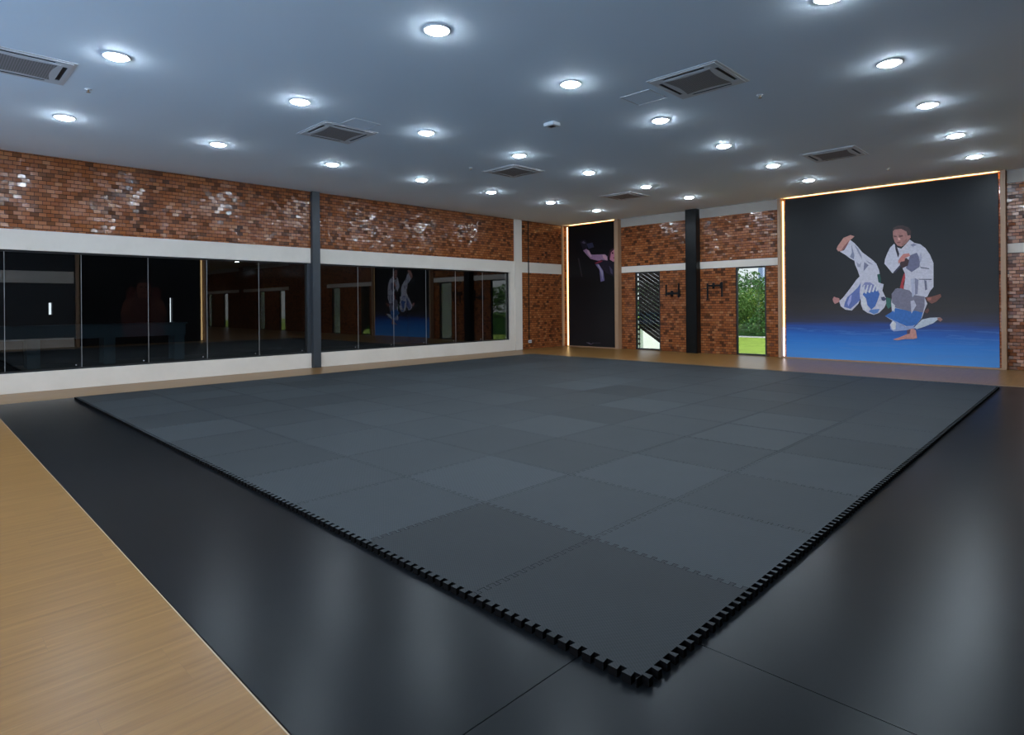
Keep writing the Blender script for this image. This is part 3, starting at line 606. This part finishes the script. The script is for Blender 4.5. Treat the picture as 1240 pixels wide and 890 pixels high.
def cassette():
    r = empty('ceiling_air_conditioner', (0, 0, HC))
    h = .46
    m = MB()
    m.box(-h, h, -h, h, -0.0063, -0.0002)
    a, b_, c_, d_ = .425, .392, .345, .305      # rim, outlet outer edge, outlet inner edge, core
    def ring(o, i, z0, z1):
        m.box(-o, o, -o, -i, z0, z1); m.box(-o, o, i, o, z0, z1); m.box(-o, -i, -i, i, z0, z1); m.box(i, o, -i, i, z0, z1)
    ring(a, b_, -0.0135, -0.0063); ring(c_, d_ - .04, -0.0153, -0.0063)
    for sx in (-1, 1):
        for sy in (-1, 1):
            x0, x1 = sorted((sx * .27, sx * b_)); y0, y1 = sorted((sy * .27, sy * b_))
            if sx: m.box(min(sx * c_, sx * b_), max(sx * c_, sx * b_), y0, y1, -0.0135, -0.0063)
            m.box(min(sx * .27, sx * c_), max(sx * .27, sx * c_), min(sy * c_, sy * b_), max(sy * c_, sy * b_), -0.0135, -0.0063)
    pn = m.build('panel', 'ac_white', r)
    def bow(s_, e, n=8):
        p = []
        cs = [(-s_, -s_), (s_, -s_), (s_, s_), (-s_, s_)]
        for k in range(4):
            a2, b2 = Vector(cs[k]), Vector(cs[(k + 1) % 4]); nn = Vector((-(b2 - a2).y, (b2 - a2).x)).normalized()
            for q in range(n): u = q / n; p.append(tuple(a2 + (b2 - a2) * u + nn * e * math.sin(math.pi * u)))
        return p
    m = MB(); m.prism(bow(.318, .0), -0.0180, -0.0155); gb = m.build('grille_border', 'ac_white', r)
    m = MB(); m.prism(bow(.298, .035), -0.0191, -0.0180); m.build('grille', grille, gb)
    for k in range(4):
        q = MB(); q.box(-.265, .265, .348, .392, -0.0074, -0.0065); q.box(-.262, .262, .352, .358, -0.0117, -0.0074); q.box(-.262, .262, .380, .386, -0.0117, -0.0074)
        o = q.build('air_outlet', 'slot', pn); o.rotation_euler.z = R(90) * k
    return r
t = NT('grey_mesh_grille'); X, Y, Z = t.sep(t.pos())
s1 = t.math('ABSOLUTE', t.math('SINE', t.math('MULTIPLY', X, 130.0))); s2 = t.math('ABSOLUTE', t.math('SINE', t.math('MULTIPLY', Y, 130.0)))
t.bsdf(t.mix(t.math('MAXIMUM', t.math('GREATER_THAN', s1, .8), t.math('GREATER_THAN', s2, .8)), (.16, .145, .14, 1), (.34, .31, .30, 1)), .6, .3); grille = t.m
AC = [(-7.45, -1.03, 'square ceiling air conditioner nearest the wide boards and the glazed wall'),
      (-7.45, 2.92, 'square ceiling air conditioner near the grey steel column, second in the glazed-wall line'),
      (-7.45, 6.95, 'square ceiling air conditioner, third in the line nearest the glazed wall'),
      (-7.50, 11.08, 'square ceiling air conditioner in front of the narrow dark banner'),
      (-2.32, 5.00, 'large square ceiling air conditioner above the middle of the mats'),
      (-2.32, 10.33, 'square ceiling air conditioner just in front of the judo mural')]
ac = cassette()
for n, (x, y, lab) in enumerate(AC):
    o = ac if n == 0 else copy_tree(ac)
    o.location = (x, y, HC); tag(o, lab, 'air conditioner', 'cassette air conditioners in the ceiling')
# access hatches beside two of the units
for n, (x, y, lab) in enumerate(((-3.12, 5.03, 'flush square ceiling hatch beside the large air conditioner'), (-6.80, 2.93, 'flush square ceiling hatch beside the column-side air conditioner'))):
    r = tag(empty('access_hatch', (x, y, HC)), lab, 'hatch', 'access hatches in the ceiling')
    m = MB(); m.box(-.21, .21, -.21, .21, -.002, -.0005); m.build('hatch_door', 'ceiling', r)
    m = MB()
    for a in ((-.225, .225, -.225, -.215), (-.225, .225, .215, .225), (-.225, -.215, -.215, .215), (.215, .225, -.215, .215)): m.box(*a, -.005, -.0005)
    m.build('hatch_frame', 'white', r)
r = tag(empty('ceiling_sensor', (-4.72, 5.0, HC)), 'small white box fixed to the ceiling between the downlights', 'sensor')
m = MB(); m.box(-.10, .10, -.085, .085, -.055, -.0005); m.build('housing', 'white', r, bevel=.012)
m = MB(); m.box(-.05, .05, -.04, .04, -.0565, -.055); m.build('face', 'slot', r)
for n, (x, y, lab) in enumerate(((-7.86, -.32, 'small ceiling sprinkler beside the cut-off air conditioner'), (-1.98, 6.07, 'small ceiling sprinkler beside the large air conditioner'), (-7.82, 6.09, 'small ceiling sprinkler before the third glazed-wall air conditioner'), (-1.92, 12.47, 'small ceiling sprinkler above the judo mural'))):
    r = tag(empty('ceiling_sprinkler', (x, y, HC)), lab, 'sprinkler', 'sprinklers in the ceiling')
    m = MB(); m.lathe([(.0005, -.001), (.04, -.001), (.036, -.008), (.0005, -.009)], 20); m.build('escutcheon', 'white', r, smooth=True)
    m = MB(); m.lathe([(.0005, -.009), (.010, -.009), (.009, -.035), (.024, -.038), (.024, -.041), (.0005, -.041)], 16); m.build('head', 'alu', r)

# ------------------------------------------------------------------ wall fittings
r = tag(empty('power_socket', (XA, 12.70, .25)), 'white power socket low on the corner brick panel', 'socket')
m = MB(); m.box(.001, .016, -.075, .075, -.045, .045); pl = m.build('plate', 'white', r, bevel=.004)
for dy in (-.035, .035):
    m = MB(); m.box(.016, .0175, dy - .017, dy + .017, -.02, .02); m.build('outlet', 'slot', pl)
m = MB(); m.box(XA + .013, XA + .035, 12.63, 12.655, .30, HC - .002)
tag(m.build('cable_conduit', 'cable'), 'thin black cable conduit running down the corner brick panel', 'conduit')
# two black wall brackets either side of the black column
r = tag(empty('wall_bracket', (-8.07, YB, 1.78)), 'black steel wall bracket with upright prongs beside the louvred window', 'bracket', 'black wall brackets')
m = MB(); m.box(-.19, .19, -.20, -.17, -.03, .03); m.build('crossbar', 'steel_black', r, bevel=.003)
for sx, lo, hi in ((-.21, -.08, .27), (.21, -.13, .30)):
    m = MB(); m.box(sx - .02, sx + .02, -.205, -.165, lo, hi); m.build('prong', 'steel_black', r, bevel=.003)
for sx in (-.12, .12):
    m = MB(); m.box(sx - .015, sx + .015, -.17, -.001, -.015, .015); m.box(sx - .04, sx + .04, -.009, -.001, -.09, .09); m.build('arm', 'steel_black', r)
m = MB(); m.tube([(-.21, -.01, -.04), (-.40, -.008, -.035), (-.52, -.008, -.03)], .007); m.build('cable', 'cable', r)
r = tag(empty('wall_bracket', (-6.72, YB, 1.98)), 'black steel wall bracket with hanging prongs between column and tree window', 'bracket', 'black wall brackets')
m = MB(); m.box(-.22, .24, -.20, -.17, -.028, .028); m.build('crossbar', 'steel_black', r, bevel=.003)
m = MB(); m.box(-.235, -.195, -.205, -.165, -.42, .07); m.build('prong', 'steel_black', r, bevel=.003)
m = MB(); m.box(.20, .24, -.205, -.165, -.33, .10); m.build('prong', 'steel_black', r, bevel=.003)
for sx in (-.12, .12):
    m = MB(); m.box(sx - .015, sx + .015, -.17, -.001, -.015, .015); m.box(sx - .04, sx + .04, -.009, -.001, -.09, .09); m.build('arm', 'steel_black', r)
m = MB(); m.tube([(-.21, -.01, -.05), (-.38, -.008, -.07), (-.52, -.008, -.085)], .007); m.build('cable', 'cable', r)

# ------------------------------------------------------------------ outside
GZ = -3.0
m = MB(); m.box(-160, 190, YB + TH + .02, 260, GZ - .2, GZ)
struct(m.build('ground', 'grass'), 'bright green lawn outside the slit windows', 'lawn')
m = MB(); m.box(-70, 70, -60, YS - .2, -.25, -.05)
struct(m.build('ground', 'reflector'), 'added unseen blue court behind the open end of the hall', 'reflector')  # unseen sunlit ground, added to throw blue light up onto the ceiling
m = MB(); m.box(-150, 180, 74, 77, GZ, GZ + .03)
struct(m.build('path', 'path'), 'pale path crossing the lawn below the trees', 'path')
def tree_mesh(h, wd, seed, leaf):
    rnd = random.Random(seed)
    tr = MB(); tr.tube([(0, 0, 0), (.1, .05, h * .25), (-.05, .1, h * .55)], [h * .035, h * .028, h * .012], 8)
    for k in range(5):
        a = k * 1.26 + seed; tr.tube([(0, 0, h * (.25 + .05 * k)), (math.cos(a) * wd * .25, math.sin(a) * wd * .25, h * (.45 + .07 * k))], [h * .014, h * .006], 6)
    cr = MB(); blobs = []
    for k in range(22):
        a = rnd.uniform(0, 6.28); q = rnd.uniform(.1, .40) * wd
        blobs.append((Vector((math.cos(a) * q, math.sin(a) * q, h * rnd.uniform(.14, .80))), wd * rnd.uniform(.13, .22)))
    for ctr, rad in blobs:
        for k in range(150):
            d = Vector((rnd.gauss(0, 1), rnd.gauss(0, 1), rnd.gauss(0, 1))).normalized() * rad * rnd.uniform(.75, 1.08)
            p = ctr + Vector((d.x, d.y, d.z * .75)); s = rnd.uniform(.10, .22) * h / 8
            n1 = Vector((rnd.gauss(0, 1), rnd.gauss(0, 1), rnd.gauss(0, 1))).normalized(); n2 = n1.orthogonal().normalized()
            n3 = n1.cross(n2)
            cr.bm.faces.new([cr.bm.verts.new(p + v) for v in (n2 * s, n3 * s * .55, -n2 * s, -n3 * s * .55)])
    return tr, cr
protos = []
for k, (lf, h, wd) in enumerate((('leaf_a', 8.0, 7.5), ('leaf_b', 7.0, 6.5), ('leaf_c', 9.0, 8.0))):
    r = empty('park_tree'); tr, cr = tree_mesh(h, wd, k + 3, lf)
    tr.build('trunk', 'bark', r); cr.build('crown', lf, r, normals=False); protos.append(r)
TREES = [(-57, 84, 2, 1.1), (-52, 88, 0, 1.15), (-46.5, 83, 0, 1.0), (-41.5, 80, 1, 1.0), (-38.2, 86, 2, 1.05), (-36, 79, 0, .95), (-33.5, 84, 1, 1.0), (-30, 80, 2, 1.0), (-25, 84, 0, 1.1),
         (-39.5, 93, 2, 1.2), (-34.5, 95, 0, 1.2), (-12, 70, 0, 1.1), (2, 76, 1, 1.1), (14, 74, 2, 1.2), (24, 70, 0, 1.2), (34, 76, 1, 1.1), (44, 72, 2, 1.1), (54, 74, 0, 1.2), (66, 80, 1, 1.2), (78, 76, 0, 1.2), (92, 84, 2, 1.3), (108, 80, 0, 1.3)]
kindn = ['leafy mid green tree', 'yellow-green tree', 'deep green tree']
used = set(); cnt = {}
for n, (x, y, k, s) in enumerate(TREES):
    o = protos[k] if k not in used else copy_tree(protos[k]); used.add(k)
    o.location = (x, y, GZ); o.scale = (s, s, s); o.rotation_euler.z = n * 1.7
    cnt[k] = cnt.get(k, 0) + 1
    tag(o, '%s on the lawn outside, %s of its colour from the white building' % (kindn[k], ORD[cnt[k]]), 'tree', 'trees beyond the lawn')
rnd = random.Random(5)
for hx, n_, half, lab in ((-36, 5200, 26, 'low dense green hedge at the foot of the trees outside'), (52, 7000, 58, 'long low green hedge on the lawn toward the far hall')):
    r = tag(empty('garden_hedge', (hx, 78.2 if n_ < 6000 else 62.0, GZ)), lab, 'hedge'); m = MB()
    for k in range(n_):
        p = Vector((rnd.uniform(-half, half), rnd.uniform(-.8, .8), rnd.uniform(.0, 1.0) ** .7 * (1.3 if n_ < 6000 else 3.2))); n1 = Vector((rnd.gauss(0, 1), rnd.gauss(0, 1), rnd.gauss(0, 1))).normalized(); n2 = n1.orthogonal().normalized(); n3 = n1.cross(n2); q = .2 if n_ < 6000 else .4
        m.bm.faces.new([m.bm.verts.new(p + v) for v in (n2 * q, n3 * q * .6, -n2 * q, -n3 * q * .6)])
    m.build('foliage', 'leaf_a', r, normals=False)
    m = MB(); m.box(-half, half, -.6, .6, 0, .9 if n_ < 6000 else 2.4); m.build('core', 'leaf_c', r)
r = tag(empty('tower_block', (-363.5, 900, GZ)), 'tall blue glass tower far beyond the trees', 'building')
m = MB(); m.box(-3.3, 3.3, -3.3, 3.3, 0, 90); m.build('tower_shaft', 'tower', r)
m = MB()
for k in range(28): m.box(-3.35, 3.35, -3.35, 3.35, 3 + k * 3.1, 3.35 + k * 3.1)
m.build('floor_band', 'whitewall', r)
r = tag(empty('garden_building', (-29, 40, GZ)), 'low white building outside the louvred slit window', 'building')
m = MB(); m.box(-9, 5, -2, 2, 0, 2.9); m.build('wall', 'whitewall', r)
m = MB(); m.box(-9.3, 5.3, -2.3, 2.3, 2.9, 3.1); m.build('roof', 'path', r)
# slanted louvre screens and white fins on the outer face
def louvre(xa, xb, label):
    r = tag(empty('louvre_screen', (xa, YB + TH + .62, 0)), label, 'louvre screen', 'slanted louvre screens on the outer wall')
    L = xb - xa
    m = MB()
    for k in range(22):
        z = .86 - .2 + k * .135
        m.prism([(0, z), (L, z - .62 * L), (L, z - .62 * L + .121), (0, z + .121)], -.012, .012, axis='Y')
    m.build('slats', 'louvre', r)
    m = MB(); m.box(-.012, .0, -.02, .02, GZ, 3.4); m.box(L, L + .04, -.04, .04, GZ, 3.4); m.build('post', 'louvre', r)
    m = MB(); m.box(-.155, -.075, -.05, .0, GZ, 3.4); m.build('white_post', 'whitewall', r)
    m = MB()
    for k in range(18): m.box(-.074, .05, -.10, -.045, .1 + k * .16, .17 + k * .16)
    m.build('cleats', 'slot', r)
louvre(-9.83, -8.90, 'dark slanted louvre screen outside the window by the narrow banner')
louvre(1.25, 2.60, 'dark slanted louvre screen outside the first window past the judo mural')
def fin(x, label):
    r = tag(empty('window_fin', (x, YB + TH + .04, 0)), label, 'fin', 'white fins beside the slit windows')
    m = MB(); m.box(0, .06, 0, .62, GZ, 2.9); m.build('fin_panel', 'whitewall', r)
    m = MB()
    for k in range(17): m.box(-.10, -.001, .55, .60, .1 + k * .16, .18 + k * .16)
    m.build('cleats', 'slot', r)
for n, i in enumerate((1, 3, 5, 7, 9)):
    fin(WIN[i][1] + .02, 'white toothed fin outside the %s' % ('tree window beside the judo mural' if n == 0 else 'slit window, %s fin past the judo mural' % ORD[n]))

# ------------------------------------------------------------------ sky and sun
wd = bpy.data.worlds.new('sky'); S.world = wd; wd.use_nodes = True
nt = wd.node_tree; nt.nodes.clear()
o = nt.nodes.new('ShaderNodeOutputWorld'); b = nt.nodes.new('ShaderNodeBackground')
tc = nt.nodes.new('ShaderNodeTexCoord'); sp = nt.nodes.new('ShaderNodeSeparateXYZ'); rp = nt.nodes.new('ShaderNodeValToRGB')
nt.links.new(tc.outputs['Generated'], sp.inputs[0]); nt.links.new(sp.outputs['Z'], rp.inputs[0])
rp.color_ramp.elements[0].position = .0; rp.color_ramp.elements[0].color = (.86, .90, .94, 1)
rp.color_ramp.elements[1].position = .8; rp.color_ramp.elements[1].color = (.50, .66, .90, 1)
nt.links.new(rp.outputs[0], b.inputs[0]); b.inputs[1].default_value = 3.3; nt.links.new(b.outputs[0], o.inputs[0])
sun = bpy.data.lights.new('sun', 'SUN'); sun.energy = 11.5; sun.angle = R(2); sun.color = (1, .96, .90)
so = bpy.data.objects.new('sun', sun); COL.objects.link(so); so.rotation_euler = Vector((.62, .10, .78)).to_track_quat('Z', 'Y').to_euler(); so.location = (60, 40, 60)

# ------------------------------------------------------------------ camera
cam = bpy.data.cameras.new('camera'); co = bpy.data.objects.new('camera', cam); COL.objects.link(co)
cam.sensor_width = 36.0; cam.sensor_fit = 'HORIZONTAL'; cam.lens = 728.76 * 36 / 1240
cam.shift_x = 0.0; cam.shift_y = -(445 - 368.82) / 1240
cam.clip_start = .05; cam.clip_end = 2500
mw = Matrix.Rotation(R(44.5445), 4, 'Z') @ Matrix.Rotation(R(90), 4, 'X') @ Matrix.Rotation(-.008876, 4, 'Z')
mw.translation = (1.2798, -2.0026, 1.4825)
co.matrix_world = mw
S.camera = co
